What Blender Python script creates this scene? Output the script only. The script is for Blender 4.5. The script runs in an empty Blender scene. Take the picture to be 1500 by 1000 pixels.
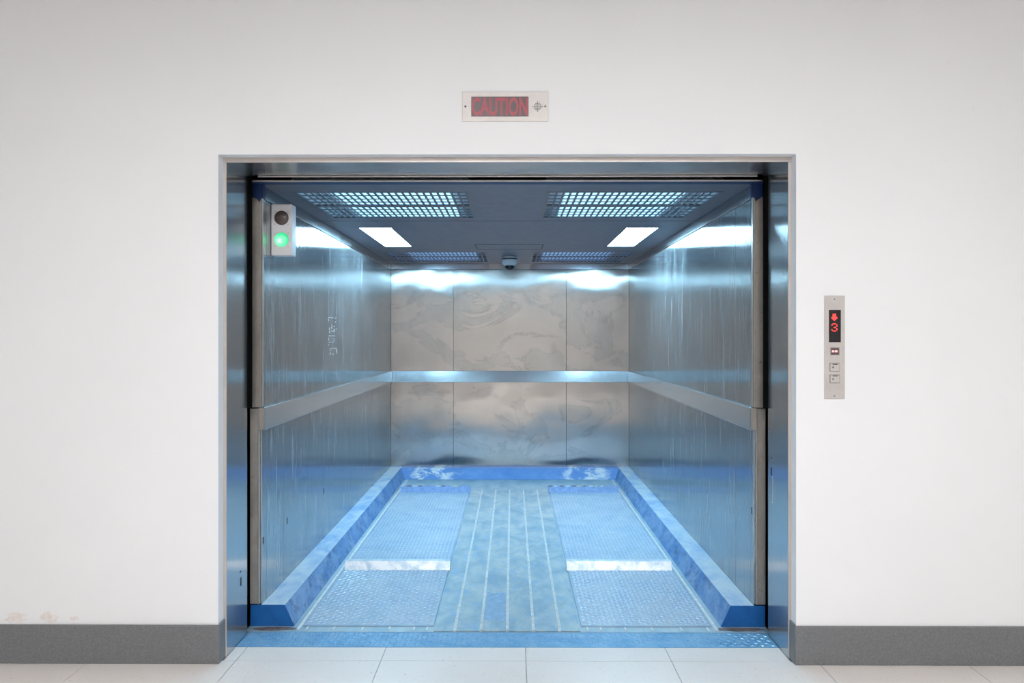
import bpy, bmesh, math, random
from mathutils import Vector, Matrix

random.seed(7)
scene = bpy.context.scene
COL = scene.collection

# ------------------------------------------------------------------ camera, world, exposure
CAM = bpy.data.cameras.new('camera')
CAM.sensor_width = 36.0
CAM.lens = 26.4
CAM.shift_x = 0.0037
CAM.shift_y = -0.0047
CAM.clip_start = 0.02
cam = bpy.data.objects.new('camera', CAM)
COL.objects.link(cam)
cam.location = (0.022, 0.0, 1.31)
cam.rotation_euler = (math.radians(90), 0, math.radians(0.3))
scene.camera = cam

world = bpy.data.worlds.new('world')
scene.world = world
world.use_nodes = True
world.node_tree.nodes['Background'].inputs[0].default_value = (0.02, 0.02, 0.022, 1)
world.node_tree.nodes['Background'].inputs[1].default_value = 1.0

scene.view_settings.view_transform = 'Standard'
scene.view_settings.look = 'None'
scene.view_settings.gamma = 1.0
scene.view_settings.use_curve_mapping = False
scene.view_settings.exposure = 0.0

# lamp strengths (each lamp is built as a fixture further down)
HALL_STRENGTH = 23.0
HALL_COLOR = (0.965, 0.98, 1.0)
CAR_STRENGTH = 56.0
CAR_COLOR = (0.43, 0.77, 1.0)
GRILLE_STRENGTH = 1.7
GRILLE_COLOR = (0.36, 0.74, 1.0)

# ------------------------------------------------------------------ helpers
def new_obj(name, mesh, mat=None, parent=None, loc=None):
    o = bpy.data.objects.new(name, mesh)
    COL.objects.link(o)
    if mat is not None:
        mesh.materials.clear()
        mesh.materials.append(mat)
    if parent is not None:
        o.parent = parent
    if loc is not None:
        o.location = loc
    return o

def empty(name, loc=(0, 0, 0)):
    o = bpy.data.objects.new(name, None)
    COL.objects.link(o)
    o.empty_display_size = 0.1
    o.location = loc
    return o

def tag(o, label=None, cat=None, group=None, kind=None):
    if label: o['label'] = label
    if cat: o['category'] = cat
    if group: o['group'] = group
    if kind: o['kind'] = kind
    return o

def bm_box(bm, x0, x1, y0, y1, z0, z1):
    vs = [bm.verts.new((x, y, z)) for x in (x0, x1) for y in (y0, y1) for z in (z0, z1)]
    for f in ((0, 1, 3, 2), (4, 6, 7, 5), (0, 4, 5, 1), (2, 3, 7, 6), (0, 2, 6, 4), (1, 5, 7, 3)):
        bm.faces.new([vs[i] for i in f])
    return vs

def finish(bm, name, bevel=0.0, seg=1, smooth=False):
    if bevel > 0:
        bmesh.ops.bevel(bm, geom=list(bm.edges), offset=bevel, segments=seg, affect='EDGES', profile=0.5)
    bmesh.ops.recalc_face_normals(bm, faces=list(bm.faces))
    me = bpy.data.meshes.new(name)
    bm.to_mesh(me)
    bm.free()
    if smooth:
        for p in me.polygons: p.use_smooth = True
    return me

def boxes(name, lst, mat, parent=None, bevel=0.0, seg=1, loc=None):
    bm = bmesh.new()
    for b in lst:
        bm_box(bm, *b)
    return new_obj(name, finish(bm, name, bevel, seg), mat, parent, loc)

def box(name, b, mat, parent=None, bevel=0.0, seg=1, loc=None):
    return boxes(name, [b], mat, parent, bevel, seg, loc)

def lathe_z(name, prof, mat, parent=None, seg=32, loc=None, smooth=True, axis='z'):
    """revolve (r, h) profile around an axis; h runs along the axis"""
    verts, faces = [], []
    n = len(prof)
    for i in range(seg):
        a = 2 * math.pi * i / seg
        c, s = math.cos(a), math.sin(a)
        for r, h in prof:
            if axis == 'z': verts.append((r * c, r * s, h))
            else: verts.append((r * c, h, r * s))
    for i in range(seg):
        j = (i + 1) % seg
        for k in range(n - 1):
            faces.append((i * n + k, j * n + k, j * n + k + 1, i * n + k + 1))
    me = bpy.data.meshes.new(name)
    me.from_pydata(verts, [], faces)
    bm = bmesh.new(); bm.from_mesh(me)
    bmesh.ops.remove_doubles(bm, verts=list(bm.verts), dist=1e-6)
    bmesh.ops.recalc_face_normals(bm, faces=list(bm.faces))
    bm.to_mesh(me); bm.free()
    if smooth:
        for p in me.polygons: p.use_smooth = True
    return new_obj(name, me, mat, parent, loc)

def prism_y(name, prof, y0, y1, mat, parent=None, prof1=None):
    """extrude an (x, z) outline along y; prof1 gives a different outline at y1"""
    prof1 = prof1 or prof
    n = len(prof)
    bm = bmesh.new()
    a = [bm.verts.new((p[0], y0, p[1])) for p in prof]
    b = [bm.verts.new((p[0], y1, p[1])) for p in prof1]
    bm.faces.new(a); bm.faces.new(b)
    for i in range(n):
        j = (i + 1) % n
        bm.faces.new((a[i], a[j], b[j], b[i]))
    return new_obj(name, finish(bm, name), mat, parent)

# ------------------------------------------------------------------ materials
class N:
    def __init__(self, name):
        self.m = bpy.data.materials.new(name)
        self.m.use_nodes = True
        self.t = self.m.node_tree
        self.b = self.t.nodes['Principled BSDF']
    def n(self, kind, **kw):
        nd = self.t.nodes.new(kind)
        for k, v in kw.items():
            if k.startswith('i_'):
                nd.inputs[k[2:].replace('_', ' ')].default_value = v
            else:
                setattr(nd, k, v)
        return nd
    def l(self, a, b): self.t.links.new(a, b)
    def set(self, **kw):
        for k, v in kw.items():
            self.b.inputs[k.replace('_', ' ')].default_value = v
    def pos(self, scale=(1, 1, 1)):
        g = self.n('ShaderNodeNewGeometry')
        mp = self.n('ShaderNodeMapping')
        mp.inputs['Scale'].default_value = scale
        self.l(g.outputs['Position'], mp.inputs['Vector'])
        return mp.outputs['Vector']
    def noise(self, scale, vec, detail=4, rough=0.55, dist=0.0):
        nd = self.n('ShaderNodeTexNoise')
        nd.inputs['Scale'].default_value = scale
        nd.inputs['Detail'].default_value = detail
        nd.inputs['Roughness'].default_value = rough
        nd.inputs['Distortion'].default_value = dist
        self.l(vec, nd.inputs['Vector'])
        return nd.outputs['Fac']
    def ramp(self, fac, stops):
        r = self.n('ShaderNodeValToRGB')
        el = r.color_ramp.elements
        while len(el) < len(stops): el.new(0.5)
        for e, (p, c) in zip(el, stops):
            e.position = p
            e.color = (c[0], c[1], c[2], 1) if not isinstance(c, (int, float)) else (c, c, c, 1)
        self.l(fac, r.inputs['Fac'])
        return r.outputs['Color']
    def mix(self, fac, a, b, mode='MIX'):
        nd = self.n('ShaderNodeMix', data_type='RGBA', blend_type=mode)
        for sock, v in ((nd.inputs['Factor'], fac), (nd.inputs['A'], a), (nd.inputs['B'], b)):
            pass
        fs, sa, sb = nd.inputs[0], nd.inputs[6], nd.inputs[7]
        if isinstance(fac, (int, float)): fs.default_value = fac
        else: self.l(fac, fs)
        for s, v in ((sa, a), (sb, b)):
            if isinstance(v, tuple): s.default_value = (*v, 1) if len(v) == 3 else v
            else: self.l(v, s)
        return nd.outputs[2]
    def math(self, op, a, b):
        nd = self.n('ShaderNodeMath', operation=op)
        for s, v in ((nd.inputs[0], a), (nd.inputs[1], b)):
            if isinstance(v, (int, float)): s.default_value = v
            else: self.l(v, s)
        return nd.outputs[0]
    def bump(self, h, strength, distance, prev=None):
        nd = self.n('ShaderNodeBump')
        nd.inputs['Strength'].default_value = strength
        nd.inputs['Distance'].default_value = distance
        self.l(h, nd.inputs['Height'])
        if prev is not None: self.l(prev, nd.inputs['Normal'])
        self.l(nd.outputs['Normal'], self.b.inputs['Normal'])
        return nd.outputs['Normal']
    def color(self, c): self.l(c, self.b.inputs['Base Color'])
    def rough(self, c): self.l(c, self.b.inputs['Roughness'])

def simple(name, col, rough=0.5, metal=0.0, emit=None, es=0.0, grain=0.06, gscale=40):
    k = N(name)
    k.set(Roughness=rough, Metallic=metal)
    f = k.noise(gscale, k.pos(), 3)
    lo = tuple(max(0, c * (1 - grain)) for c in col); hi = tuple(min(1, c * (1 + grain)) for c in col)
    k.color(k.ramp(f, [(0.3, lo), (0.7, hi)]))
    if emit:
        k.b.inputs['Emission Color'].default_value = (*emit, 1)
        k.b.inputs['Emission Strength'].default_value = es
    return k.m

def plaster():
    k = N('plaster_paint')
    v = k.pos()
    f = k.noise(1.3, v, 5)
    c = k.ramp(f, [(0.3, (0.785, 0.785, 0.79)), (0.7, (0.81, 0.81, 0.815))])
    spots = k.ramp(k.noise(26, v, 3), [(0.70, 0.0), (0.76, 1.0)])
    c = k.mix(k.math('MULTIPLY', spots, 0.06), c, (0.55, 0.52, 0.49))
    k.color(c)
    k.set(Roughness=0.62)
    n1 = k.bump(k.noise(3.0, v, 4), 0.12, 0.01)
    k.bump(k.noise(120, v, 3), 0.10, 0.001, n1)
    return k.m

def stainless(name, base=(0.60, 0.61, 0.62), r0=0.16, r1=0.30, wave=0.5, wscale=1.6, streak=0.25, stain=0.25, tangent=None, aniso=0.8, marks=False, metal=1.0):
    k = N(name)
    v = k.pos()
    vs = k.pos((60, 60, 1.2))
    st = k.noise(3.0, vs, 4, 0.6)
    big = k.noise(2.1, v, 6, 0.6, 0.6)
    runs = k.noise(1.0, k.pos((14, 14, 1.6)), 5, 0.65)
    d = tuple(c * 0.80 for c in base)
    col = k.ramp(st, [(0.3, tuple(c * (1 - 0.10) for c in base)), (0.7, base)])
    col = k.mix(k.math('MULTIPLY', k.ramp(big, [(0.44, 0.0), (0.60, 1.0)]), stain), col, d)
    col = k.mix(k.math('MULTIPLY', k.ramp(runs, [(0.55, 0.0), (0.80, 1.0)]), streak), col, (0.70, 0.72, 0.73))
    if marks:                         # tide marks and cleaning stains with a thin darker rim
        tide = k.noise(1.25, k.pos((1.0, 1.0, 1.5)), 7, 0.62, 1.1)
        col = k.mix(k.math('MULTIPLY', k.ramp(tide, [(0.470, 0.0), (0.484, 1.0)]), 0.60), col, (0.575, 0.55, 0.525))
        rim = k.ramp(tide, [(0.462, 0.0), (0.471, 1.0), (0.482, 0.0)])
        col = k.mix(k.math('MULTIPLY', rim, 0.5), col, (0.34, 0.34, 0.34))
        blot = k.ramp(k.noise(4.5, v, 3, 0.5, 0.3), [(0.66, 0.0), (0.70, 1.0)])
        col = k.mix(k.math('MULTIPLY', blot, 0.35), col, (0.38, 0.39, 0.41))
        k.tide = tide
    k.color(col)
    rr = k.ramp(big, [(0.3, r0), (0.7, r1)])
    rr = k.mix(k.ramp(runs, [(0.55, 0.0), (0.80, streak * 0.5)]), rr, (0.45, 0.45, 0.45))
    k.rough(rr)
    k.set(Metallic=metal)
    if streak > 0.3:                  # dried runs leave a matt film on the steel
        film = k.noise(1.0, k.pos((22, 22, 2.2)), 6, 0.7)
        film2 = k.noise(1.0, k.pos((70, 70, 3.0)), 3, 0.6)
        fm = k.math('MULTIPLY', k.ramp(film, [(0.46, 0.0), (0.66, 1.0)]), k.ramp(film2, [(0.40, 0.15), (0.62, 1.0)]))
        k.l(k.math('SUBTRACT', metal + 0.03, k.math('MULTIPLY', fm, 0.58)), k.b.inputs['Metallic'])
    if tangent:                       # vertical brushing spreads highlights sideways
        t = k.n('ShaderNodeCombineXYZ')
        for i in range(3): t.inputs[i].default_value = tangent[i]
        k.l(t.outputs[0], k.b.inputs['Tangent'])
        k.set(Anisotropic=aniso)
    n1 = k.bump(k.noise(wscale, k.pos((1, 1, 1)), 1.5, 0.4), wave, 0.02)
    k.bump(st, 0.03, 0.001, n1)
    return k.m

def worn_paint(name, paint, worn, edge0, edge1, scale=6, rough=0.45, metal=0.0, stretch=(1, 1, 1), scuff=None):
    k = N(name)
    v = k.pos(stretch)
    f = k.noise(scale, v, 8, 0.68, 0.4)
    c = k.ramp(f, [(edge0, paint), (edge1, worn)])
    if scuff:
        s = k.ramp(k.noise(scale * 2.3, k.pos(stretch), 6, 0.7), [(0.53, 0.0), (0.64, 1.0)])
        c = k.mix(k.math('MULTIPLY', s, 0.7), c, scuff)
    k.color(c)
    k.set(Metallic=metal)
    k.rough(k.ramp(f, [(0.3, rough + 0.1), (0.7, max(0.05, rough - 0.1))]))
    k.bump(k.noise(90, k.pos(), 4), 0.15, 0.002)
    return k.m

def tile_mat():
    k = N('vinyl_tile')
    v = k.pos()
    base = k.ramp(k.noise(2.0, v, 4), [(0.3, (0.70, 0.645, 0.61)), (0.7, (0.76, 0.715, 0.68))])
    sp = k.ramp(k.noise(75, v, 4, 0.6), [(0.63, 0.0), (0.69, 1.0)])
    c = k.mix(k.math('MULTIPLY', sp, 0.55), base, (0.36, 0.29, 0.25))
    sp2 = k.ramp(k.noise(110, k.pos((1, 1.3, 1)), 2, 0.5), [(0.66, 0.0), (0.72, 1.0)])
    c = k.mix(k.math('MULTIPLY', sp2, 0.5), c, (0.85, 0.80, 0.77))
    k.color(c)
    k.set(Roughness=0.38)
    return k.m

def dull_post():
    k = N('dull_post_steel')
    v = k.pos()
    f = k.noise(7, k.pos((1, 1, 0.5)), 6, 0.65)
    c = k.ramp(f, [(0.3, (0.22, 0.20, 0.18)), (0.6, (0.34, 0.31, 0.28)), (0.8, (0.20, 0.15, 0.11))])
    sp = k.ramp(k.noise(60, v, 4), [(0.66, 0.0), (0.72, 1.0)])
    c = k.mix(k.math('MULTIPLY', sp, 0.7), c, (0.07, 0.05, 0.045))
    k.color(c)
    k.set(Metallic=0.35, Roughness=0.5)
    return k.m

def emitter(name, col, strength, base=(0.8, 0.8, 0.8)):
    k = N(name)
    k.set(Roughness=0.4)
    k.b.inputs['Base Color'].default_value = (*base, 1)
    k.b.inputs['Emission Color'].default_value = (*col, 1)
    k.b.inputs['Emission Strength'].default_value = strength
    return k.m

M = {}
M['plaster'] = plaster()
M['hall_ceiling'] = simple('ceiling_paint', (0.62, 0.61, 0.60), 0.7, grain=0.03)
M['hall_rear'] = simple('warm_wall_paint', (0.62, 0.585, 0.56), 0.7, grain=0.03)
M['grout'] = simple('grout', (0.30, 0.28, 0.27), 0.8)
M['tile'] = tile_mat()
M['skirting'] = simple('grey_vinyl_skirting', (0.160, 0.163, 0.167), 0.42, grain=0.18, gscale=160)
M['frame'] = stainless('door_frame_steel', (0.50, 0.51, 0.52), 0.15, 0.20, 0.07, 1.2, 0.15, 0.15, (0, 1, 0), 0.93, False, 0.9)
M['face'] = simple('frame_face_steel', (0.60, 0.54, 0.50), 0.38, 0.5, grain=0.06, gscale=8)
M['wall_steel'] = stainless('side_panel_steel', (0.45, 0.48, 0.50), 0.17, 0.22, 0.10, 1.5, 0.36, 0.25, (0, 1, 0), 0.95, False, 0.86)
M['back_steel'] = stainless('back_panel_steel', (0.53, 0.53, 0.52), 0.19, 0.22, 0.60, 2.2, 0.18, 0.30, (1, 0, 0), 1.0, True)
M['rail'] = stainless('handrail_steel', (0.54, 0.56, 0.58), 0.14, 0.18, 0.02, 2.0, 0.0, 0.1, None, 0, False, 0.74)
M['trim_steel'] = stainless('cove_trim_steel', (0.46, 0.47, 0.49), 0.14, 0.20, 0.02, 2.0, 0.0, 0.2)
M['car_ceiling'] = simple('painted_steel_ceiling', (0.155, 0.17, 0.22), 0.42, 0.55, grain=0.12, gscale=14)
M['slot'] = simple('dark_slot', (0.012, 0.012, 0.014), 0.6)
M['black'] = simple('black_rubber', (0.003, 0.003, 0.003), 0.9)
M['black'].node_tree.nodes['Principled BSDF'].inputs['Specular IOR Level'].default_value = 0.05
M['shaft'] = simple('shaft_concrete', (0.03, 0.03, 0.03), 0.9)
M['post'] = dull_post()
M['post_edge'] = simple('post_edge_steel', (0.55, 0.53, 0.51), 0.3, 0.9)
M['car_floor'] = worn_paint('car_floor_paint', (0.26, 0.40, 0.50), (0.42, 0.53, 0.58), 0.35, 0.65, 9, 0.45, 0.15, (1, 0.4, 1))
M['floor_panel'] = worn_paint('centre_floor_steel', (0.24, 0.37, 0.47), (0.43, 0.52, 0.54), 0.38, 0.62, 8, 0.42, 0.25, (1, 0.6, 1), (0.20, 0.40, 0.62))
M['rib'] = simple('worn_rib_steel', (0.66, 0.69, 0.69), 0.4, 0.0, grain=0.2, gscale=30)
M['tread'] = worn_paint('tread_plate_paint', (0.26, 0.40, 0.56), (0.37, 0.49, 0.60), 0.35, 0.66, 5, 0.40, 0.2)
M['tread_tip'] = simple('tread_tip_worn', (0.58, 0.68, 0.76), 0.3, 0.15, grain=0.2)
M['sill'] = worn_paint('sill_plate_paint', (0.10, 0.28, 0.50), (0.22, 0.42, 0.60), 0.35, 0.7, 8, 0.42, 0.2)
M['sill_tip'] = simple('sill_tip_worn', (0.24, 0.42, 0.60), 0.32, 0.4, grain=0.2)
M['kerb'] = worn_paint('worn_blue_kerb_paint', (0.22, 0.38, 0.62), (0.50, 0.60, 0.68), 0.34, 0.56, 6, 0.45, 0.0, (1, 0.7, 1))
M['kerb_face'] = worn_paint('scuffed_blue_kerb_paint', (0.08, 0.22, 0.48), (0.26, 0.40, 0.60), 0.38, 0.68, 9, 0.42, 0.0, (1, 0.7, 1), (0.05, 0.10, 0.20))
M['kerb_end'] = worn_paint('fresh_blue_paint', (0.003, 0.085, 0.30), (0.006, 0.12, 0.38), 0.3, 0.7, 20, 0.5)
M['blue_dab'] = simple('dark_blue_dab', (0.002, 0.022, 0.10), 0.5)
M['galv'] = worn_paint('bare_galvanised_steel', (0.42, 0.56, 0.66), (0.72, 0.78, 0.82), 0.40, 0.56, 14, 0.35, 0.3)
k = N('back_kerb_paint')
v = k.pos()
sx = k.n('ShaderNodeSeparateXYZ'); k.l(v, sx.inputs[0])
ax = k.math('ABSOLUTE', sx.outputs['X'], 0)
zone = k.ramp(ax, [(0.42, 0.0), (0.60, 1.0), (0.86, 0.9), (0.95, 0.0)])
f = k.noise(8, k.pos((1, 1, 2)), 8, 0.7, 0.3)
c = k.ramp(f, [(0.35, (0.07, 0.20, 0.50)), (0.70, (0.13, 0.28, 0.58))])
c = k.mix(k.math('MULTIPLY', zone, k.ramp(f, [(0.47, 0.0), (0.57, 1.0)])), c, (0.62, 0.66, 0.68))
k.color(c); k.set(Roughness=0.45)
M['kerb_back'] = k.m
M['bar_blue'] = simple('blue_bar_paint', (0.20, 0.32, 0.56), 0.45, grain=0.15)
M['patch_blue'] = simple('blue_repaint', (0.24, 0.38, 0.54), 0.45, grain=0.2, gscale=30)
M['grime'] = simple('brown_grime', (0.16, 0.13, 0.12), 0.6, grain=0.5, gscale=40)
M['yellow'] = simple('yellow_mark', (0.75, 0.72, 0.18), 0.5)
M['white_mark'] = simple('white_mark', (0.8, 0.8, 0.8), 0.5)
M['white_box'] = simple('white_powder_coat', (0.70, 0.69, 0.69), 0.40, grain=0.02)
M['lens_dark'] = simple('dark_lens', (0.085, 0.06, 0.058), 0.22)
M['screw'] = simple('screw_steel', (0.25, 0.24, 0.23), 0.35, 0.8)
M['plate'] = simple('fixture_plate_steel', (0.55, 0.515, 0.49), 0.45, 0.4, grain=0.05, gscale=20)
M['led_back'] = simple('led_window', (0.11, 0.07, 0.075), 0.3)
M['led_black'] = simple('led_black_window', (0.012, 0.009, 0.011), 0.3)
M['led_dim'] = emitter('led_dim_red', (0.60, 0.05, 0.075), 0.20, (0.25, 0.06, 0.07))
M['led_red'] = emitter('led_red', (1.0, 0.06, 0.05), 1.6, (0.4, 0.03, 0.03))
M['led_pink'] = emitter('led_hot_red', (1.0, 0.42, 0.42), 1.6, (0.4, 0.1, 0.1))
M['hole'] = simple('speaker_hole', (0.10, 0.09, 0.09), 0.6)
M['cam_white'] = simple('camera_white_plastic', (0.55, 0.56, 0.58), 0.4, grain=0.02)
M['cam_dome'] = simple('camera_smoked_dome', (0.008, 0.008, 0.010), 0.06)
M['grille_metal'] = simple('grille_metal', (0.10, 0.115, 0.15), 0.35, 0.6)
M['grille_white'] = simple('grille_housing', (0.62, 0.65, 0.70), 0.5)
M['car_lamp'] = emitter('car_light_diffuser', CAR_COLOR, CAR_STRENGTH)
M['grille_lamp'] = emitter('grille_light_diffuser', GRILLE_COLOR, GRILLE_STRENGTH)
M['grille_lamp_dim'] = emitter('dim_grille_light_diffuser', (0.20, 0.48, 1.0), 0.9)
M['hall_lamp'] = emitter('hall_light_diffuser', HALL_COLOR, HALL_STRENGTH)
M['peel'] = simple('peeled_plaster', (0.76, 0.71, 0.68), 0.8, grain=0.10, gscale=60)
M['scratch'] = simple('scratch_bare', (0.80, 0.82, 0.83), 0.5, 0.3)

# green lens: the lamp sits low behind the lens
k = N('green_lens')
tc = k.n('ShaderNodeTexCoord')
mp = k.n('ShaderNodeMapping'); mp.inputs['Location'].default_value = (0.007, 0, 0.006)
k.l(tc.outputs['Object'], mp.inputs['Vector'])
ln = k.n('ShaderNodeVectorMath', operation='LENGTH')
k.l(mp.outputs['Vector'], ln.inputs[0])
e = k.ramp(k.math('DIVIDE', ln.outputs['Value'], 0.045), [(0.14, (0.95, 1.0, 0.92)), (0.42, (0.20, 0.92, 0.45)), (0.95, (0.0, 0.50, 0.19))])
k.l(e, k.b.inputs['Emission Color'])
k.b.inputs['Emission Strength'].default_value = 1.15
k.b.inputs['Base Color'].default_value = (0.0, 0.25, 0.1, 1)
k.set(Roughness=0.25)
M['green'] = k.m

# ------------------------------------------------------------------ hall structure
WALL_Y = 3.01      # face of the plaster wall
BACK_Y = 3.305     # shaft side of the wall
FRAME_Y = 3.066    # face of the steel frame
OPEN_X, OPEN_Z = 1.158, 2.041
HX, HY0, HZ = 4.0, -3.0, 2.95

w = boxes('wall_front', [(-HX, -OPEN_X, WALL_Y, BACK_Y, 0, HZ), (OPEN_X, HX, WALL_Y, BACK_Y, 0, HZ),
                         (-OPEN_X, OPEN_X, WALL_Y, BACK_Y, OPEN_Z, HZ)], M['plaster'])
tag(w, 'white plastered lobby wall around the freight elevator opening', 'wall', kind='structure')
wall_front = w
for nm, b, lb, mt in (
        ('wall_left', (-HX - 0.1, -HX, HY0, BACK_Y, 0, HZ), 'white lobby wall at the corridor end by the signal box', 'plaster'),
        ('wall_right', (HX, HX + 0.1, HY0, BACK_Y, 0, HZ), 'white lobby wall at the corridor end by the call panel', 'plaster'),
        ('wall_rear', (-HX - 0.1, HX + 0.1, HY0 - 0.1, HY0, 0, HZ), 'beige lobby wall facing the elevator', 'hall_rear')):
    tag(box(nm, b, M[mt]), lb, 'wall', kind='structure')
tag(box('ceiling', (-HX - 0.1, HX + 0.1, HY0 - 0.1, BACK_Y, HZ, HZ + 0.1), M['hall_ceiling']), 'white lobby ceiling', 'ceiling', kind='structure')

# irregular peeled patches on the plaster low on the left
def patch(name, cx, cz, rx, rz, mat, parent, y, t=0.0006, n=18, seed=0):
    rnd = random.Random(seed)
    bm = bmesh.new()
    a, b = [], []
    for i in range(n):
        an = 2 * math.pi * i / n
        s = 0.6 + 0.5 * rnd.random()
        p = (cx + rx * s * math.cos(an), cz + rz * s * math.sin(an))
        a.append(bm.verts.new((p[0], y - t, p[1]))); b.append(bm.verts.new((p[0], y + 0.001, p[1])))
    bm.faces.new(a)
    for i in range(n):
        j = (i + 1) % n
        bm.faces.new((a[i], b[i], b[j], a[j]))
    return new_obj(name, finish(bm, name), mat, parent)

patch('peeled_patch', -1.975, 0.180, 0.050, 0.026, M['peel'], wall_front, WALL_Y, seed=1)
patch('peeled_patch', -1.842, 0.182, 0.040, 0.024, M['peel'], wall_front, WALL_Y, seed=2)
patch('peeled_patch', -1.738, 0.178, 0.022, 0.010, M['peel'], wall_front, WALL_Y, seed=3)

# floor: slab and tiles
TS, TX, TY = 0.587, 0.078, 3.034
GAP = 0.0028
fl = box('floor', (-HX, HX, HY0, BACK_Y, -0.15, -0.004), M['grout'])
tag(fl, 'pale speckled tile floor of the lobby', 'floor', kind='structure')
def tile_mesh(wx, wy):
    bm = bmesh.new()
    bm_box(bm, 0, wx, 0, wy, -0.004, 0.0)
    return finish(bm, 'tile')
full_tile = tile_mesh(TS - GAP, TS - GAP)
full_tile.materials.append(M['tile'])
i0 = math.floor((-HX - TX) / TS); i1 = math.ceil((HX - TX) / TS)
j0 = math.floor((HY0 - TY) / TS)
for i in range(i0, i1):
    for j in range(j0, 0):
        x0, y0 = TX + i * TS, TY + j * TS
        x1, y1 = x0 + TS, y0 + TS
        if x0 >= -HX and x1 <= HX and y0 >= HY0:
            new_obj('tile', full_tile, None, fl, (x0 + GAP / 2, y0 + GAP / 2, 0))
        else:
            a0, a1, b0 = max(x0, -HX), min(x1, HX), max(y0, HY0)
            if a1 - a0 > 0.03 and y1 - b0 > 0.03:
                new_obj('tile', tile_mesh(a1 - a0 - GAP, y1 - b0 - GAP), M['tile'], fl, (a0 + GAP / 2, b0 + GAP / 2, 0))
SILL_Y0, SILL_Y1 = 3.167, 3.322
for i in range(-3, 3):
    a0, a1 = max(TX + i * TS, -1.146), min(TX + (i + 1) * TS, 1.146)
    if a1 - a0 > 0.01:
        new_obj('tile', tile_mesh(a1 - a0 - GAP, SILL_Y0 - TY - GAP), M['tile'], fl, (a0 + GAP / 2, TY + GAP / 2, 0))

# baseboards with a return into the opening
SK_H, SK_T = 0.155, 0.012
for s, nm, lb in ((-1, 'baseboard_left', 'grey vinyl baseboard below the peeling plaster'), (1, 'baseboard_right', 'grey vinyl baseboard below the call panel')):
    xa, xb = sorted((s * HX, s * (OPEN_X - 0.008)))
    ra, rb = sorted((s * OPEN_X, s * (OPEN_X - 0.008)))
    o = boxes(nm, [(xa, xb, WALL_Y - SK_T, WALL_Y, 0.0, SK_H), (ra, rb, WALL_Y + 0.0, FRAME_Y - 0.002, 0.0, SK_H + 0.004)], M['skirting'], bevel=0.003)
    tag(o, lb, 'baseboard', kind='structure')

# elevator door frame
df = empty('door_1', (0, FRAME_Y, 0))
tag(df, 'brushed stainless steel frame lining the elevator opening', 'door frame', kind='structure')
def car_local(b, o): return (b[0] - o[0], b[1] - o[0], b[2] - o[1], b[3] - o[1], b[4] - o[2], b[5] - o[2])
DO = (0, FRAME_Y, 0)
for s in (-1, 1):
    xa, xb = sorted((s * 1.146, s * OPEN_X))
    j = box('jamb', car_local((xa, xb, FRAME_Y, BACK_Y, 0, 2.021), DO), M['frame'], df, bevel=0.0015)
    ca, cb = sorted((s * 1.146, s * 1.1475))
box('header', car_local((-OPEN_X, OPEN_X, FRAME_Y - 0.003, BACK_Y, 2.021, OPEN_Z), DO), M['frame'], df, bevel=0.0015)
box('header_face', car_local((-OPEN_X, OPEN_X, FRAME_Y - 0.007, FRAME_Y - 0.003, 2.0215, OPEN_Z), DO), M['face'], df, bevel=0.0008)
for s in (-1, 1):
    xa, xb = sorted((s * 1.1465, s * OPEN_X))
    box('jamb_face', car_local((xa, xb, FRAME_Y - 0.004, FRAME_Y, 0, 2.021), DO), M['face'], df, bevel=0.0008)
box('header_lip', car_local((-1.10, 1.10, BACK_Y, BACK_Y + 0.006, 2.013, 2.020), DO), M['post_edge'], df, bevel=0.001)
for s in (-1, 1):
    xa, xb = sorted((s * 1.131, s * 1.158))
    box('door_track', car_local((xa, xb, BACK_Y + 0.001, BACK_Y + 0.024, 0.995, 2.02), DO), M['black'], df, bevel=0.002)
for s, y, z, h in ((-1, 3.228, 0.256, 0.036), (-1, 3.222, 0.30, 0.006), (1, 3.262, 0.726, 0.034), (1, 3.258, 0.785, 0.006)):
    xa, xb = sorted((s * 1.1452, s * 1.1462))
    box('slot', car_local((xa, xb, y - 0.006, y + 0.006, z - h / 2, z + h / 2), DO), M['slot'], df)
xa = 1.1445
lk = box('latch_plate', car_local((xa, 1.1462, 3.243, 3.247, 0.60, 0.70), DO), M['post_edge'], df)
for z in (0.595, 0.705):
    lathe_z('rivet', [(0, -0.0015), (0.003, -0.001), (0.0035, 0.001), (0, 0.001)], M['post_edge'], df, 10, (1.1445, 3.245 - FRAME_Y, z))

# shaft around the car
tag(boxes('wall_shaft', [(-1.50, -1.40, BACK_Y + 0.0, 7.5, -0.4, 2.5), (1.40, 1.50, BACK_Y, 7.5, -0.4, 2.5),
                         (-1.40, 1.40, 7.4, 7.5, -0.4, 2.5), (-1.40, 1.40, BACK_Y, 7.4, 2.45, 2.5), (-1.40, 1.40, BACK_Y, 7.4, -0.4, -0.35)], M['shaft']),
    'dark concrete shaft seen in the gap beside the elevator', 'shaft', kind='structure')

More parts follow.
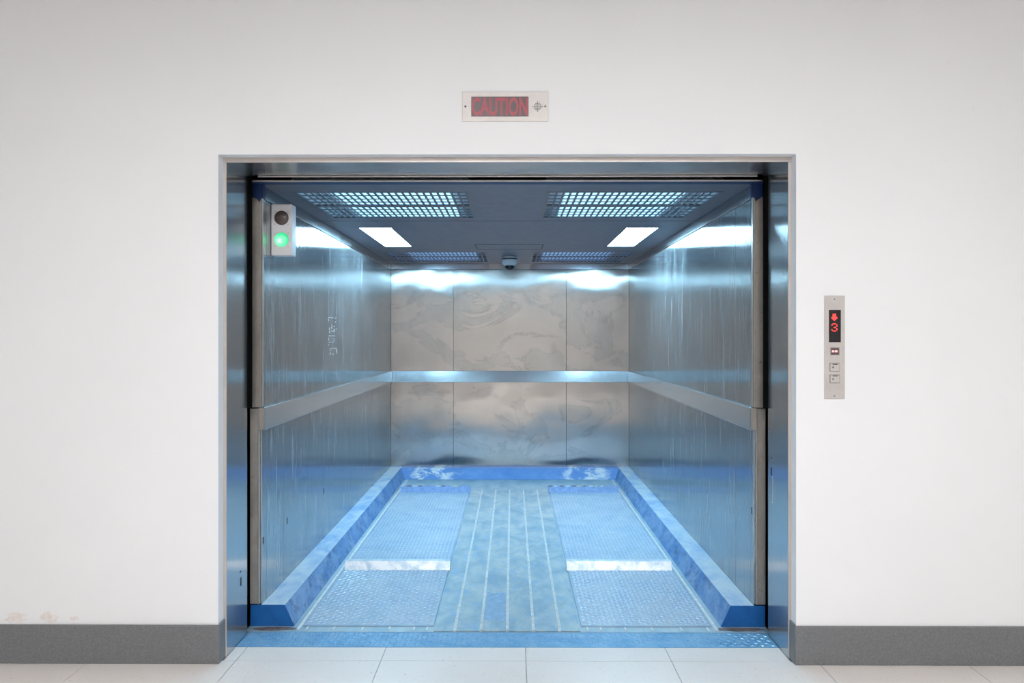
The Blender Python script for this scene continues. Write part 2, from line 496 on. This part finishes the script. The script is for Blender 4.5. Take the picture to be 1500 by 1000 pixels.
# threshold tread plate
def lozenges(name, x0, x1, y0, y1, z, h, L, W, pitch, mat, parent, seed=0):
    rnd = random.Random(seed)
    verts, faces = [], []
    nx, ny = int((x1 - x0) / pitch), int((y1 - y0) / pitch)
    px, py = (x1 - x0) / nx, (y1 - y0) / ny
    for i in range(nx):
        for j in range(ny):
            cx, cy = x0 + (i + 0.5) * px, y0 + (j + 0.5) * py
            a = math.radians(42 if (i + j) % 2 else -42)
            c, s = math.cos(a), math.sin(a)
            hh = h * (0.75 + 0.5 * rnd.random())
            b = len(verts)
            for (u, v, zz) in ((-L, 0, 0), (0, -W, 0), (L, 0, 0), (0, W, 0), (-L * 0.45, 0, hh), (L * 0.45, 0, hh)):
                verts.append((cx + u * c - v * s, cy + u * s + v * c, z + zz))
            faces += [(b, b + 1, b + 5, b + 4), (b + 1, b + 2, b + 5), (b + 2, b + 3, b + 4, b + 5), (b + 3, b, b + 4)]
    me = bpy.data.meshes.new(name)
    me.from_pydata(verts, [], faces)
    o = new_obj(name, me, mat, parent)
    o['kind'] = 'stuff'
    return o

sp = empty('threshold_plate', (0, SILL_Y0, 0))
tag(sp, 'blue chequered steel threshold plate across the elevator doorway', 'threshold')
SO = (0, SILL_Y0, 0)
box('plate', car_local((-1.144, 1.144, SILL_Y0, SILL_Y1, -0.003, 0.002), SO), M['sill'], sp)
lozenges('tread_pattern', -1.138, 1.138, 0.004, SILL_Y1 - SILL_Y0 - 0.004, 0.002, 0.0022, 0.011, 0.0042, 0.0215, M['sill_tip'], sp)

# ------------------------------------------------------------------ elevator car structure
CX, CY0, CYB = 1.118, 3.41, 7.05
CZ = 2.0
cf = box('floor_car', (-1.17, 1.17, 3.34, 7.09, -0.08, -0.003), M['car_floor'])
tag(cf, 'blue painted steel elevator floor with ribbed centre strip', 'floor', kind='structure')
RIBS = [-0.234, -0.117, 0.0, 0.117, 0.234]
edges = [-0.332] + RIBS + [0.332]
for a, b in zip(edges[:-1], edges[1:]):
    box('floor_panel', (a + 0.0060, b - 0.0060, 3.342, 6.43, -0.003, 0.001), M['floor_panel'], cf)
bm = bmesh.new()
rnd = random.Random(3)
outl = [(-0.109, 3.47), (-0.008, 3.46), (-0.009, 3.60), (-0.012, 3.80), (-0.03, 3.86), (-0.07, 3.83), (-0.104, 3.85), (-0.108, 3.62)]
bm.faces.new([bm.verts.new((x, y, 0.0014)) for x, y in outl])
new_obj('paint_patch', finish(bm, 'paint_patch'), M['patch_blue'], cf)
for s, n in ((-1, 0), (1, 1)):
    bm = bmesh.new()
    pts = [(s * (1.045 + 0.115 * math.cos(a) * rnd.uniform(0.8, 1.05)), 3.372 + 0.024 * math.sin(a) * rnd.uniform(0.7, 1.1), -0.0022) for a in [i * math.pi / 9 for i in range(18)]]
    bm.faces.new([bm.verts.new(p) for p in pts])
    new_obj('grime_patch', finish(bm, 'grime_patch'), M['grime'], cf)
rb = None
for x in RIBS:
    bm = bmesh.new()
    bm_box(bm, -0.0060, -0.0004, 0, 3.08, -0.003, 0.0045)
    bm_box(bm, 0.0004, 0.0060, 0, 3.08, -0.003, 0.0045)
    if rb is None:
        rb = finish(bm, 'rib', 0.0012); rb.materials.append(M['rib'])
    else: bm.free()
    new_obj('rib', rb, None, cf, (x, 3.344, 0))
for s in (-1, 1):
    for (y0, y1, h, sd) in ((3.398, 4.215, 0.0032, 1), (4.275, 6.31, 0.0013, 2)):
        xa, xb = sorted((s * 0.334, s * 0.925))
        p = box('tread_plate', (xa, xb, y0, y1, -0.003, 0.003), M['tread'], cf, bevel=0.001)
        lozenges('tread_pattern', xa + 0.008, xb - 0.008, y0 + 0.008, y1 - 0.008, 0.003, h, 0.0130, 0.0046, 0.0225, M['tread_tip'], p, sd)
    xa, xb = sorted((s * 0.334, s * 0.925))
    box('edge_strip', (min(s * 0.930, s * 0.944), max(s * 0.930, s * 0.944), 3.36, 6.88, -0.003, 0.0015), M['rib'], cf)
    for x in (0.36, 0.42, 0.53, 0.65, 0.78, 0.90):
        xx = s * x
        box('weld_bead', (xx - 0.004, xx + 0.004, 3.352, 3.392, -0.003, 0.0008), M['rib'], cf, bevel=0.001)

# side and back walls: sheet panels on a backing
def car_wall(side, seams):
    s = -1 if side == 'left' else 1
    xa, xb = sorted((s * (CX + 0.018), s * (CX + 0.030)))
    w = box('wall_car_' + side, (xa, xb, CY0, CYB + 0.03, 0.0, CZ), M['slot'])
    pa, pb = sorted((s * CX, s * (CX + 0.018)))
    for a, b in zip(seams[:-1], seams[1:]):
        box('panel', (pa, pb, a + 0.0018, b - 0.0018, 0.0, 1.938), M['wall_steel'], w, bevel=0.0006)
    ca, cb = sorted((s * (CX - 0.004), s * (CX + 0.018)))
    box('cove_trim', (ca, cb, CY0, CYB, 1.940, CZ), M['trim_steel'], w, bevel=0.002)
    # front posts: the upper one stands a little further in
    ua, ub = sorted((s * 1.111, s * 1.157))
    u = box('upper_post', (ua, ub, 3.392, CY0 - 0.001, 0.990, 1.94), M['post'], w, bevel=0.002)
    for off, t in ((1.1075, 0.0030), (1.1150, 0.0020)):
        ea, eb = sorted((s * (off - t / 2), s * (off + t / 2)))
        box('edge_bead', (ea, eb, 3.390, CY0 - 0.001, 0.995, 1.94), M['post_edge'], u, bevel=0.0006)
    la, lb = sorted((s * 1.128, s * 1.166))
    l = box('lower_post', (la, lb, 3.394, CY0 - 0.001, 0.10, 0.985), M['post'], w, bevel=0.002)
    ea, eb = sorted((s * 1.1245, s * 1.1280))
    box('edge_bead', (ea, eb, 3.392, CY0 - 0.001, 0.10, 0.985), M['post_edge'], l, bevel=0.0006)
    # brushed-on blue paint at the head of the post
    bm = bmesh.new()
    rnd = random.Random(11 if s < 0 else 12)
    pts = [(1.100, 2.0), (1.164, 2.0), (1.164, 1.955), (1.150, 1.945), (1.140, 1.938), (1.128, 1.928), (1.120, 1.922), (1.112, 1.936), (1.102, 1.934)]
    A = [bm.verts.new((s * x, 3.386, z + rnd.uniform(-0.004, 0.004) * (z < 1.99))) for x, z in pts]
    B = [bm.verts.new((v.co.x, 3.409, v.co.z)) for v in A]
    bm.faces.new(A); bm.faces.new(B)
    for i in range(len(A)):
        j = (i + 1) % len(A); bm.faces.new((A[i], A[j], B[j], B[i]))
    new_obj('paint_dab', finish(bm, 'paint_dab'), M['blue_dab'], w)
    return w, s

wl, s = car_wall('left', [3.412, 3.483, 3.744, 4.518, 5.70, 7.05])
tag(wl, 'brushed stainless steel elevator side wall with the signal box', 'wall', kind='structure')
wr, s = car_wall('right', [3.412, 3.455, 3.69, 5.25, 7.05])
tag(wr, 'brushed stainless steel elevator side wall opposite the signal box', 'wall', kind='structure')
def wslot(parent, s, y, z, h=0.032, wd=0.012):
    xa, xb = sorted((s * (CX - 0.0006), s * (CX + 0.001)))
    box('slot', (xa, xb, y - wd / 2, y + wd / 2, z - h / 2, z + h / 2), M['slot'], parent)
for y in (3.435, 3.80, 4.53): wslot(wl, -1, y, 0.377)
for y, z in ((3.44, 0.515), (5.31, 0.68)): wslot(wr, 1, y, z)
# small scratched strokes on the left wall
rnd = random.Random(5)
bm = bmesh.new()
def stroke(ya, yb, za, zb):
    bm_box(bm, -CX - 0.0005, -CX + 0.0005, ya, yb, za, zb)
marks = [(4.66, 1.43, 4.86, 1.43), (4.66, 1.43, 4.66, 1.40), (4.84, 1.41, 4.84, 1.40), (4.80, 1.385, 4.80, 1.345), (4.74, 1.385, 4.74, 1.36), (4.86, 1.385, 4.86, 1.35),
         (4.72, 1.345, 4.86, 1.345), (4.68, 1.365, 4.68, 1.33), (4.66, 1.315, 4.66, 1.285), (4.66, 1.315, 4.84, 1.315), (4.80, 1.30, 4.80, 1.27), (4.66, 1.275, 4.66, 1.245),
         (4.66, 1.275, 4.84, 1.275), (4.70, 1.235, 4.70, 1.205), (4.70, 1.235, 4.86, 1.235), (4.86, 1.235, 4.86, 1.21), (4.68, 1.20, 4.80, 1.20), (4.88, 1.225, 4.88, 1.20)]
for (ya, za, yb, zb) in marks:
    n = 5
    for i in range(n):
        if rnd.random() < 0.25: continue
        t = (i + rnd.uniform(0.2, 0.6)) / n
        yc, zc = ya + (yb - ya) * t, za + (zb - za) * t
        hy = 0.5 * max(0.008, abs(yb - ya) / n * 0.7); hz = 0.5 * max(0.0022, abs(zb - za) / n * 0.8)
        stroke(yc - hy, yc + hy, zc - hz, zc + hz)
new_obj('scratch_marks', finish(bm, 'scratch_marks'), M['scratch'], wl)

wb = box('wall_car_back', (-1.136, 1.136, CYB + 0.018, CYB + 0.030, 0.0, CZ), M['slot'])
tag(wb, 'stained stainless steel back wall of the elevator', 'wall', kind='structure')
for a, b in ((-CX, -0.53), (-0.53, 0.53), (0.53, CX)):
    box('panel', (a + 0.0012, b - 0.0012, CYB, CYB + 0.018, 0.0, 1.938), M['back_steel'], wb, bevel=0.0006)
box('cove_trim', (-CX + 0.004, CX - 0.004, CYB - 0.004, CYB + 0.018, 1.940, CZ), M['trim_steel'], wb, bevel=0.002)

# ceiling sheet with openings for grilles and lights
GX0, GX1 = 0.185, 1.030
LX0, LX1 = 0.750, 0.950
G_ROWS = ((3.58, 4.37), (6.13, 6.92))
L_ROW = (4.77, 5.75)
def in_hole(x, y):
    ax = abs(x)
    for a, b in G_ROWS:
        if GX0 < ax < GX1 and a < y < b: return True
    return LX0 < ax < LX1 and L_ROW[0] < y < L_ROW[1]
def ceil_sheet(name, y0, y1, parent, xs=None):
    xs = [-1.148, -GX1, -LX1, -LX0, -GX0, GX0, LX0, LX1, GX1, 1.148]
    ys = sorted({y0, y1} | {v for r in (*G_ROWS, L_ROW) for v in r if y0 < v < y1})
    lst = []
    for a, b in zip(xs[:-1], xs[1:]):
        for c, d in zip(ys[:-1], ys[1:]):
            if not in_hole((a + b) / 2, (c + d) / 2): lst.append((a, b, c, d, CZ, CZ + 0.008))
    return boxes(name, lst, M['car_ceiling'], parent)
cc = ceil_sheet('ceiling_car', 4.492, 7.08, None)
tag(cc, 'dark blue-grey steel elevator ceiling with grilles and light panels', 'ceiling', kind='structure')
ceil_sheet('ceiling_panel', 3.345, 4.478, cc)
box('front_lip', (-1.14, 1.14, 3.335, 3.3445, 1.999, 2.006), M['post_edge'], cc, bevel=0.001)
box('front_beam', (-1.148, 1.148, 3.345, 3.40, CZ - 0.0012, CZ), M['blue_dab'], cc)
# inspection hatch with a dark joint
hx0, hx1, hy0, hy1 = -0.25, 0.25, 5.62, 5.93
box('hatch_joint', (hx0 - 0.007, hx1 + 0.007, hy0 - 0.018, hy1 + 0.022, CZ - 0.0006, CZ), M['slot'], cc)
box('hatch_panel', (hx0, hx1, hy0, hy1, CZ - 0.0012, CZ - 0.0006), M['car_ceiling'], cc)

# ------------------------------------------------------------------ things in the car
# kerbs
KH, KB, KT = 0.093, 0.967, 1.010
KY0 = 3.405
for s, lb in ((-1, 'blue painted floor kerb along the wall with the signal box'), (1, 'blue painted floor kerb along the wall opposite the signal box')):
    e_ = empty('floor_kerb', (s * 1.06, KY0, 0))
    tag(e_, lb, 'kerb')
    x = lambda v: s * v - s * 1.06
    out = CX - 0.001
    L = 7.046 - KY0
    bm = bmesh.new()
    z0 = -0.002
    def q(*ps): bm.faces.new([bm.verts.new(p) for p in ps])
    q((x(KT), 0.001, KH), (x(out), 0.001, KH), (x(out), L, KH), (x(KT), L, KH))
    q((x(out), 0.001, KH), (x(out), 0.001, z0), (x(out), L, z0), (x(out), L, KH))
    q((x(KT), L, KH), (x(out), L, KH), (x(out), L, z0), (x(KB), L, z0))
    new_obj('kerb_top', finish(bm, 'kerb_top'), M['kerb'], e_)
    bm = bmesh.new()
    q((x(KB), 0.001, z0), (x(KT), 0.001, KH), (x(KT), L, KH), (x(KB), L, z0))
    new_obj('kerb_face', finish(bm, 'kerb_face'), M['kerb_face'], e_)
    # end plate reaches out past the post
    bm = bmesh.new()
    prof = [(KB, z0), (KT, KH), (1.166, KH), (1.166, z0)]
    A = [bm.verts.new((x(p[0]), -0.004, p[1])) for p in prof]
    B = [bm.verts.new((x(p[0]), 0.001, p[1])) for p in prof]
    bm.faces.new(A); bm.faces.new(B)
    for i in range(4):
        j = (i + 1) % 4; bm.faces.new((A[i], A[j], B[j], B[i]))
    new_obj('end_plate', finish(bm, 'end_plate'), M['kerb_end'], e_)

bm = bmesh.new()
pts0 = [(-KB, 6.895, -0.002), (KB, 6.895, -0.002), (KT - 0.0, 6.962, KH), (-KT, 6.962, KH), (-KT, 7.046, KH), (KT, 7.046, KH), (-KB, 7.046, -0.002), (KB, 7.046, -0.002)]
V = [bm.verts.new((p[0], p[1] - 7.0, p[2])) for p in pts0]
for f in ((0, 1, 2, 3), (3, 2, 5, 4), (4, 5, 7, 6), (0, 3, 4, 6), (1, 7, 5, 2)):
    bm.faces.new([V[i] for i in f])
o = new_obj('floor_kerb', finish(bm, 'floor_kerb'), M['kerb_back'])
o.location = (0, 7.0, 0)
tag(o, 'blue painted floor kerb at the foot of the back wall', 'kerb')

# handrails: flat rounded bars
def rail(b, lb, name='handrail', extra=None):
    c = ((b[0] + b[1]) / 2, (b[2] + b[3]) / 2, b[4])
    e_ = empty(name, c)
    box('bar', car_local(b, c), M['rail'], e_, bevel=0.003, seg=2)
    if extra: box('end_cap', car_local(extra, c), M['post'], e_, bevel=0.001)
    tag(e_, lb, 'handrail')
    return e_
rail((-CX + 0.0, -1.100, 3.405, 7.028, 0.886, 0.990), 'flat steel handrail on the wall with the signal box', extra=(-1.124, -1.100, 3.391, 3.4045, 0.888, 0.988))
rail((1.100, CX, 3.405, 7.028, 0.886, 0.990), 'flat steel handrail on the wall opposite the signal box', extra=(1.100, 1.124, 3.391, 3.4045, 0.888, 0.988))
e_ = empty('handrail', (0, CYB, 0.884))
prof = [(0.0, 0.0), (-0.025, 0.0), (-0.027, 0.003), (-0.0055, 0.102), (-0.003, 0.105), (0.0, 0.105)]
bm = bmesh.new()
A = [bm.verts.new((-1.098, p[0], p[1])) for p in prof]
B = [bm.verts.new((1.098, p[0], p[1])) for p in prof]
bm.faces.new(A); bm.faces.new(B)
for i in range(len(prof)):
    j = (i + 1) % len(prof); bm.faces.new((A[i], A[j], B[j], B[i]))
new_obj('bar', finish(bm, 'bar'), M['rail'], e_)
tag(e_, 'steel handrail across the back wall', 'handrail')

# wheel stop bars
def wheel_bar(x0, x1, y, lb, back):
    e_ = empty('wheel_stop_bar', ((x0 + x1) / 2, y, 0.003))
    hw = (x1 - x0) / 2
    h, d, t = 0.047, 0.020, 0.004
    bm = bmesh.new()
    prof = [(0, 0), (d, h), (d + 0.035, h), (d + 0.035, h - t), (d + t * 0.6, h - t), (t, 0)]
    A = [bm.verts.new((-hw, p[0], p[1])) for p in prof]
    B = [bm.verts.new((hw, p[0], p[1])) for p in prof]
    bm.faces.new(A); bm.faces.new(B)
    for i in range(len(prof)):
        j = (i + 1) % len(prof); bm.faces.new((A[i], A[j], B[j], B[i]))
    new_obj('angle_bar', finish(bm, 'angle_bar'), M['bar_blue'] if back else M['galv'], e_)
    # gusset ends
    for sx in (-1, 1):
        xa, xb = sorted((sx * hw, sx * (hw - 0.006)))
        bm = bmesh.new()
        tri = [(0.006, 0), (d + 0.002, h - t), (d + 0.030, h - t), (d + 0.030, 0)]
        A = [bm.verts.new((xa, p[0], p[1])) for p in tri]
        B = [bm.verts.new((xb, p[0], p[1])) for p in tri]
        bm.faces.new(A); bm.faces.new(B)
        for i in range(4):
            j = (i + 1) % 4; bm.faces.new((A[i], A[j], B[j], B[i]))
        new_obj('gusset', finish(bm, 'gusset'), M['bar_blue'] if back else M['galv'], e_)
    if back:
        rnd = random.Random(int(abs(x0) * 100) + 3)
        n = 12
        for i in range(n):
            a = -hw + 2 * hw * i / n
            if rnd.random() < 0.28: continue
            bm = bmesh.new()
            wv = 2 * hw / n * rnd.uniform(0.45, 0.8)
            bm_box(bm, a, a + wv, d - 0.001, d + 0.035, h, h + 0.0008)
            new_obj('hazard_stripe', finish(bm, 'hazard_stripe'), M[rnd.choice(['yellow', 'white_mark', 'slot'])], e_)
    tag(e_, lb, 'wheel stop')
wheel_bar(-0.915, -0.327, 4.20, 'bare galvanised wheel stop bar nearer the doorway, on the signal box side', False)
wheel_bar(0.327, 0.915, 4.20, 'bare galvanised wheel stop bar nearer the doorway, on the call panel side', False)
wheel_bar(-0.915, -0.327, 6.30, 'blue wheel stop bar with striped top near the back kerb, signal box side', True)
wheel_bar(0.327, 0.915, 6.30, 'blue wheel stop bar with striped top near the back kerb, call panel side', True)

# ceiling grilles
slat_me = None; bar_me = None; rail_me = None
def grille(s, y0, y1, lb, lamp='grille_lamp'):
    global slat_me, bar_me
    x0, x1 = sorted((s * GX0, s * GX1))
    cx, cy = (x0 + x1) / 2, (y0 + y1) / 2
    e_ = empty('ceiling_grille', (cx, cy, CZ))
    hw, hd = (x1 - x0) / 2, (y1 - y0) / 2
    t = 0.004
    H = 0.07
    hb = hd + 0.28            # the housing runs on behind the opening
    boxes('housing', [(-hw, -hw + t, -hd, hb, 0.009, H), (hw - t, hw, -hd, hb, 0.009, H), (-hw + t, hw - t, -hd, -hd + t, 0.009, H),
                      (-hw + t, hw - t, hb - t, hb, 0.009, H), (-hw, hw, -hd, hb, H, H + t)], M['grille_white'], e_)
    f = 0.018
    boxes('frame', [(-hw, -hw + f, -hd, hd, -0.001, 0.007), (hw - f, hw, -hd, hd, -0.001, 0.007), (-hw + f, hw - f, -hd, -hd + f, -0.001, 0.007),
                    (-hw + f, hw - f, hd - f, hd, -0.001, 0.007), (-hw + f, hw - f, -0.022, 0.022, -0.001, 0.007)], M['grille_metal'], e_)
    n = 24
    if slat_me is None:
        bm = bmesh.new(); bm_box(bm, -0.0052, 0.0052, -(hd - f), hd - f, 0.0, 0.005)
        slat_me = finish(bm, 'slat'); slat_me.materials.append(M['grille_metal'])
        bm = bmesh.new(); bm_box(bm, -(hw - f), hw - f, -0.0065, 0.0065, 0.001, 0.004)
        bar_me = finish(bm, 'cross_bar'); bar_me.materials.append(M['grille_metal'])
    for i in range(1, n):
        new_obj('slat', slat_me, None, e_, (-hw + f + (2 * hw - 2 * f) * i / n, 0, 0))
    for half in (-1, 1):
        for k in range(1, 4):
            yy = half * (0.022 + (hd - f - 0.022) * k / 4)
            new_obj('cross_bar', bar_me, None, e_, (0, yy, 0))
    box('diffuser', (-hw * 0.72, hw * 0.72, -hd * 0.9, hb - 0.02, 0.048, 0.056), M[lamp], e_)
    tag(e_, lb, 'ceiling grille')
grille(-1, *G_ROWS[0], 'glowing slatted ceiling grille near the doorway, beside the signal box')
grille(1, *G_ROWS[0], 'glowing slatted ceiling grille near the doorway, on the side away from the signal box')
grille(-1, *G_ROWS[1], 'dim slatted ceiling grille between dome camera and the wall with the signal box', 'grille_lamp_dim')
grille(1, *G_ROWS[1], 'dim slatted ceiling grille between dome camera and wall without the signal box', 'grille_lamp_dim')

# rectangular ceiling lights
for s, lb in ((-1, 'bright white ceiling light panel beside the wall with the signal box'), (1, 'bright white ceiling light panel beside the wall opposite the signal box')):
    x0, x1 = sorted((s * LX0, s * LX1))
    cx, cy = (x0 + x1) / 2, sum(L_ROW) / 2
    hw, hd = (x1 - x0) / 2, (L_ROW[1] - L_ROW[0]) / 2
    e_ = empty('ceiling_light', (cx, cy, CZ))
    boxes('housing', [(-hw - 0.01, hw + 0.01, -hd - 0.01, hd + 0.01, 0.05, 0.055), (-hw - 0.01, -hw, -hd - 0.01, hd + 0.01, 0.009, 0.05), (hw, hw + 0.01, -hd - 0.01, hd + 0.01, 0.009, 0.05),
                      (-hw, hw, -hd - 0.01, -hd, 0.009, 0.05), (-hw, hw, hd, hd + 0.01, 0.009, 0.05)], M['cam_white'], e_)
    box('diffuser', (-hw + 0.001, hw - 0.001, -hd + 0.001, hd - 0.001, 0.002, 0.006), M['car_lamp'], e_)
    tag(e_, lb, 'ceiling light')

# dome camera
e_ = empty('dome_camera', (0.0, 6.50, CZ))
lathe_z('mount', [(0, 0), (0.066, 0), (0.068, -0.006), (0.068, -0.014), (0, -0.014)], M['cam_white'], e_)
lathe_z('shadow_ring', [(0, -0.014), (0.064, -0.014), (0.064, -0.022), (0, -0.022)], M['black'], e_)
lathe_z('shell', [(0, -0.022), (0.069, -0.022), (0.070, -0.030), (0.068, -0.048), (0.058, -0.066), (0.048, -0.074), (0.042, -0.076), (0, -0.076)], M['cam_white'], e_)
lathe_z('dome', [(0.042, -0.074)] + [(0.042 * math.cos(a), -0.076 - 0.036 * math.sin(a)) for a in [i * math.pi / 16 for i in range(9)]], M['cam_dome'], e_)
tag(e_, 'white dome security camera with smoked bubble on the elevator ceiling', 'camera')

# signal box
BX0, BX1, BY0, BY1, BZ0, BZ1 = -1.117, -1.018, 3.540, 3.610, 1.693, 1.937
e_ = empty('signal_box', (-1.0675, BY1, BZ0))
SBO = (-1.0675, BY1, BZ0)
box('body', car_local((BX0, BX1, BY0, BY1, BZ0, BZ1), SBO), M['white_box'], e_, bevel=0.005, seg=2)
def lens(name, z, mat):
    R = 0.034
    prof = [(0, -0.010)] + [(R * math.sin(a), -0.010 * math.cos(a)) for a in [i * math.pi / 16 for i in range(1, 9)]] + [(R, 0.002), (0, 0.002)]
    ln_ = lathe_z(name, prof, mat, e_, 36, (-1.067 - SBO[0], BY0 - SBO[1], z - SBO[2]), True, 'y')
    lathe_z('bezel', [(R, 0.002), (R + 0.0005, -0.002), (R + 0.003, -0.002), (R + 0.0035, 0.002)], M['white_box'], e_, 36, (-1.067 - SBO[0], BY0 - SBO[1], z - SBO[2]), True, 'y')
    for sx in (-1, 1):
        for sz in (-1, 1):
            lathe_z('screw', [(0, -0.0015), (0.0018, -0.0012), (0.0022, 0.001), (0, 0.001)], M['screw'], e_, 10,
                    (-1.067 + sx * 0.031 - SBO[0], BY0 - SBO[1], z + sz * 0.031 - SBO[2]), True, 'y')
    return ln_
lens('dark_lens', 1.871, M['lens_dark'])['label'] = 'unlit dark brown lens'
lens('green_lens', 1.768, M['green'])['label'] = 'lit green lens'
tag(e_, 'white signal box with a lit green lens on the elevator wall', 'signal light')

# ------------------------------------------------------------------ things on the lobby wall
def text_mesh(txt, w, h, depth=0.0006):
    cu = bpy.data.curves.new('lettering', 'FONT')
    cu.body = txt
    cu.extrude = 0.1
    cu.offset = 0.03
    tmp = bpy.data.objects.new('lettering_tmp', cu)
    COL.objects.link(tmp)
    bpy.context.view_layer.update()
    dg = bpy.context.evaluated_depsgraph_get()
    me = bpy.data.meshes.new_from_object(tmp.evaluated_get(dg))
    bpy.data.objects.remove(tmp); bpy.data.curves.remove(cu)
    xs = [v.co.x for v in me.vertices]; ys = [v.co.y for v in me.vertices]; zs = [v.co.z for v in me.vertices]
    x0, x1, y0, y1, z0, z1 = min(xs), max(xs), min(ys), max(ys), min(zs), max(zs)
    for v in me.vertices:      # upright, facing -y
        v.co = Vector(((v.co.x - x0) / (x1 - x0) * w - w / 2, -(v.co.z - z0) / (z1 - z0) * depth, (v.co.y - y0) / (y1 - y0) * h - h / 2))
    me.name = 'lettering'
    return me

# caution sign
PX0, PX1, PZ0, PZ1 = -0.178, 0.167, 2.172, 2.290
SGO = (0, WALL_Y, PZ0)
e_ = empty('caution_sign', SGO)
box('face_plate', car_local((PX0, PX1, WALL_Y - 0.004, WALL_Y, PZ0, PZ1), SGO), M['plate'], e_, bevel=0.0012)
DX0, DX1, DZ0, DZ1 = -0.142, 0.0877, 2.191, 2.2705
box('display_window', car_local((DX0, DX1, WALL_Y - 0.0048, WALL_Y - 0.003, DZ0, DZ1), SGO), M['led_back'], e_)
o = new_obj('lettering', text_mesh('CAUTION', 0.224, 0.073), M['led_dim'], e_)
o.location = ((DX0 + DX1) / 2, -0.0048, (DZ0 + DZ1) / 2 - PZ0)
hole_prof = [(0, -0.0005), (0.0024, -0.0005), (0.0024, 0.001), (0, 0.001)]
for r in range(-3, 4):
    for c in range(-3, 4):
        if abs(r) + abs(c) <= 3:
            lathe_z('speaker_hole', hole_prof, M['hole'], e_, 8, (0.1235 + c * 0.0062, -0.0040, 2.2305 - PZ0 + r * 0.0062), False, 'y')
for x, mt in ((-0.165, 'hole'), (0.1545, 'screw')):
    lathe_z('screw', [(0, -0.0018), (0.004, -0.0015), (0.005, 0.001), (0, 0.001)], M[mt], e_, 14, (x, -0.004, 2.2315 - PZ0), True, 'y')
tag(e_, 'steel sign plate reading CAUTION in red above the elevator doorway', 'sign')

# call panel
PX0, PX1, PZ0, PZ1 = 1.270, 1.351, 1.061, 1.474
CPO = ((PX0 + PX1) / 2, WALL_Y, PZ0)
e_ = empty('call_panel', CPO)
K = WALL_Y / 1100
def pz(y): return 1.31 - (y - 493) * K - PZ0          # photo rows give heights on the wall plane
def px(x): return (x - 750) * K + 0.022 - CPO[0]
def pbox(name, x0, x1, y0, y1, d0, d1, mat, parent=None, bevel=0.0):
    return box(name, (px(x0), px(x1), -d1, -d0, pz(y1), pz(y0)), mat, parent or e_, bevel)
box('face_plate', (PX0 - CPO[0], PX1 - CPO[0], -0.004, 0, 0, PZ1 - PZ0), M['plate'], e_, 0.0012)
pbox('display_window', 1212.3, 1229.7, 454, 501.3, 0.003, 0.0046, M['led_black'])
dig = ['.###.', '#...#', '....#', '..##.', '....#', '#...#', '.###.']
arr = ['.###.', '.###.', '.###.', '#####', '#####', '.###.', '..#..']
def dots(name, rows, cxp, y0, y1, w):
    bm = bmesh.new()
    nr = len(rows); ph = (y1 - y0) / nr; pw = w / 5
    for r, row in enumerate(rows):
        for c, ch in enumerate(row):
            if ch == '#':
                x = cxp - w / 2 + (c + 0.5) * pw; y = y0 + (r + 0.5) * ph
                bm_box(bm, px(x - pw * 0.42), px(x + pw * 0.42), -0.0052, -0.0045, pz(y + ph * 0.42), pz(y - ph * 0.42))
    new_obj(name, finish(bm, name), M['led_red'], e_)
dots('arrow', arr, 1220.2, 459.5, 470, 8.6)
dots('digit', dig, 1220.2, 473.5, 485.5, 9.0)
pbox('indicator_frame', 1214.6, 1227.6, 508.6, 520.0, 0.003, 0.0050, M['screw'])
pbox('indicator_window', 1215.8, 1226.4, 510.0, 518.6, 0.004, 0.0056, M['led_back'])
pbox('indicator_mark', 1216.6, 1219.4, 512.8, 515.8, 0.005, 0.0062, M['led_pink'])
pbox('indicator_mark', 1220.6, 1224.6, 512.8, 515.8, 0.005, 0.0062, M['led_pink'])
for (ya, yb, up) in ((532, 543.4, True), (549, 560.4, False)):
    bt = pbox('button_surround', 1213.4, 1228.2, ya - 0.6, yb + 0.6, 0.003, 0.0048, M['screw'], None, 0.0006)
    pbox('button', 1214.2, 1227.4, ya + 0.2, yb - 0.2, 0.004, 0.0072, M['plate'], bt, 0.0008)
    pbox('button_slit', 1217.2, 1224.6, ya + 0.6, ya + 1.9, 0.006, 0.0076, M['hole'], bt)
    pbox('button_mark', 1217.0, 1218.8, (ya + yb) / 2 - 1.4, (ya + yb) / 2 + 1.4, 0.006, 0.0076, M['hole'], bt)
for yy in (438.2, 579.5):
    lathe_z('screw', [(0, -0.0015), (0.0026, -0.0012), (0.003, 0.001), (0, 0.001)], M['screw'], e_, 12, (px(1220.5), -0.004, pz(yy)), True, 'y')
tag(e_, 'narrow steel call panel with red arrow and floor number 3', 'call panel')

# lobby ceiling lamps
HALL_LAMPS = ((-0.60, 0.20), (1.05, 0.20), (-0.60, -1.6), (1.05, -1.6))
for x, y in HALL_LAMPS:
    e_ = empty('lobby_light', (x, y, HZ))
    hw, hd = 0.6, 0.30
    boxes('frame', [(-hw - 0.02, hw + 0.02, -hd - 0.02, -hd, -0.03, 0), (-hw - 0.02, hw + 0.02, hd, hd + 0.02, -0.03, 0),
                    (-hw - 0.02, -hw, -hd, hd, -0.03, 0), (hw, hw + 0.02, -hd, hd, -0.03, 0)], M['cam_white'], e_)
    box('diffuser', (-hw, hw, -hd, hd, -0.022, -0.012), M['hall_lamp'], e_)
    tag(e_, 'white rectangular panel lamp on the lobby ceiling', 'ceiling light', 'lobby ceiling lamps')
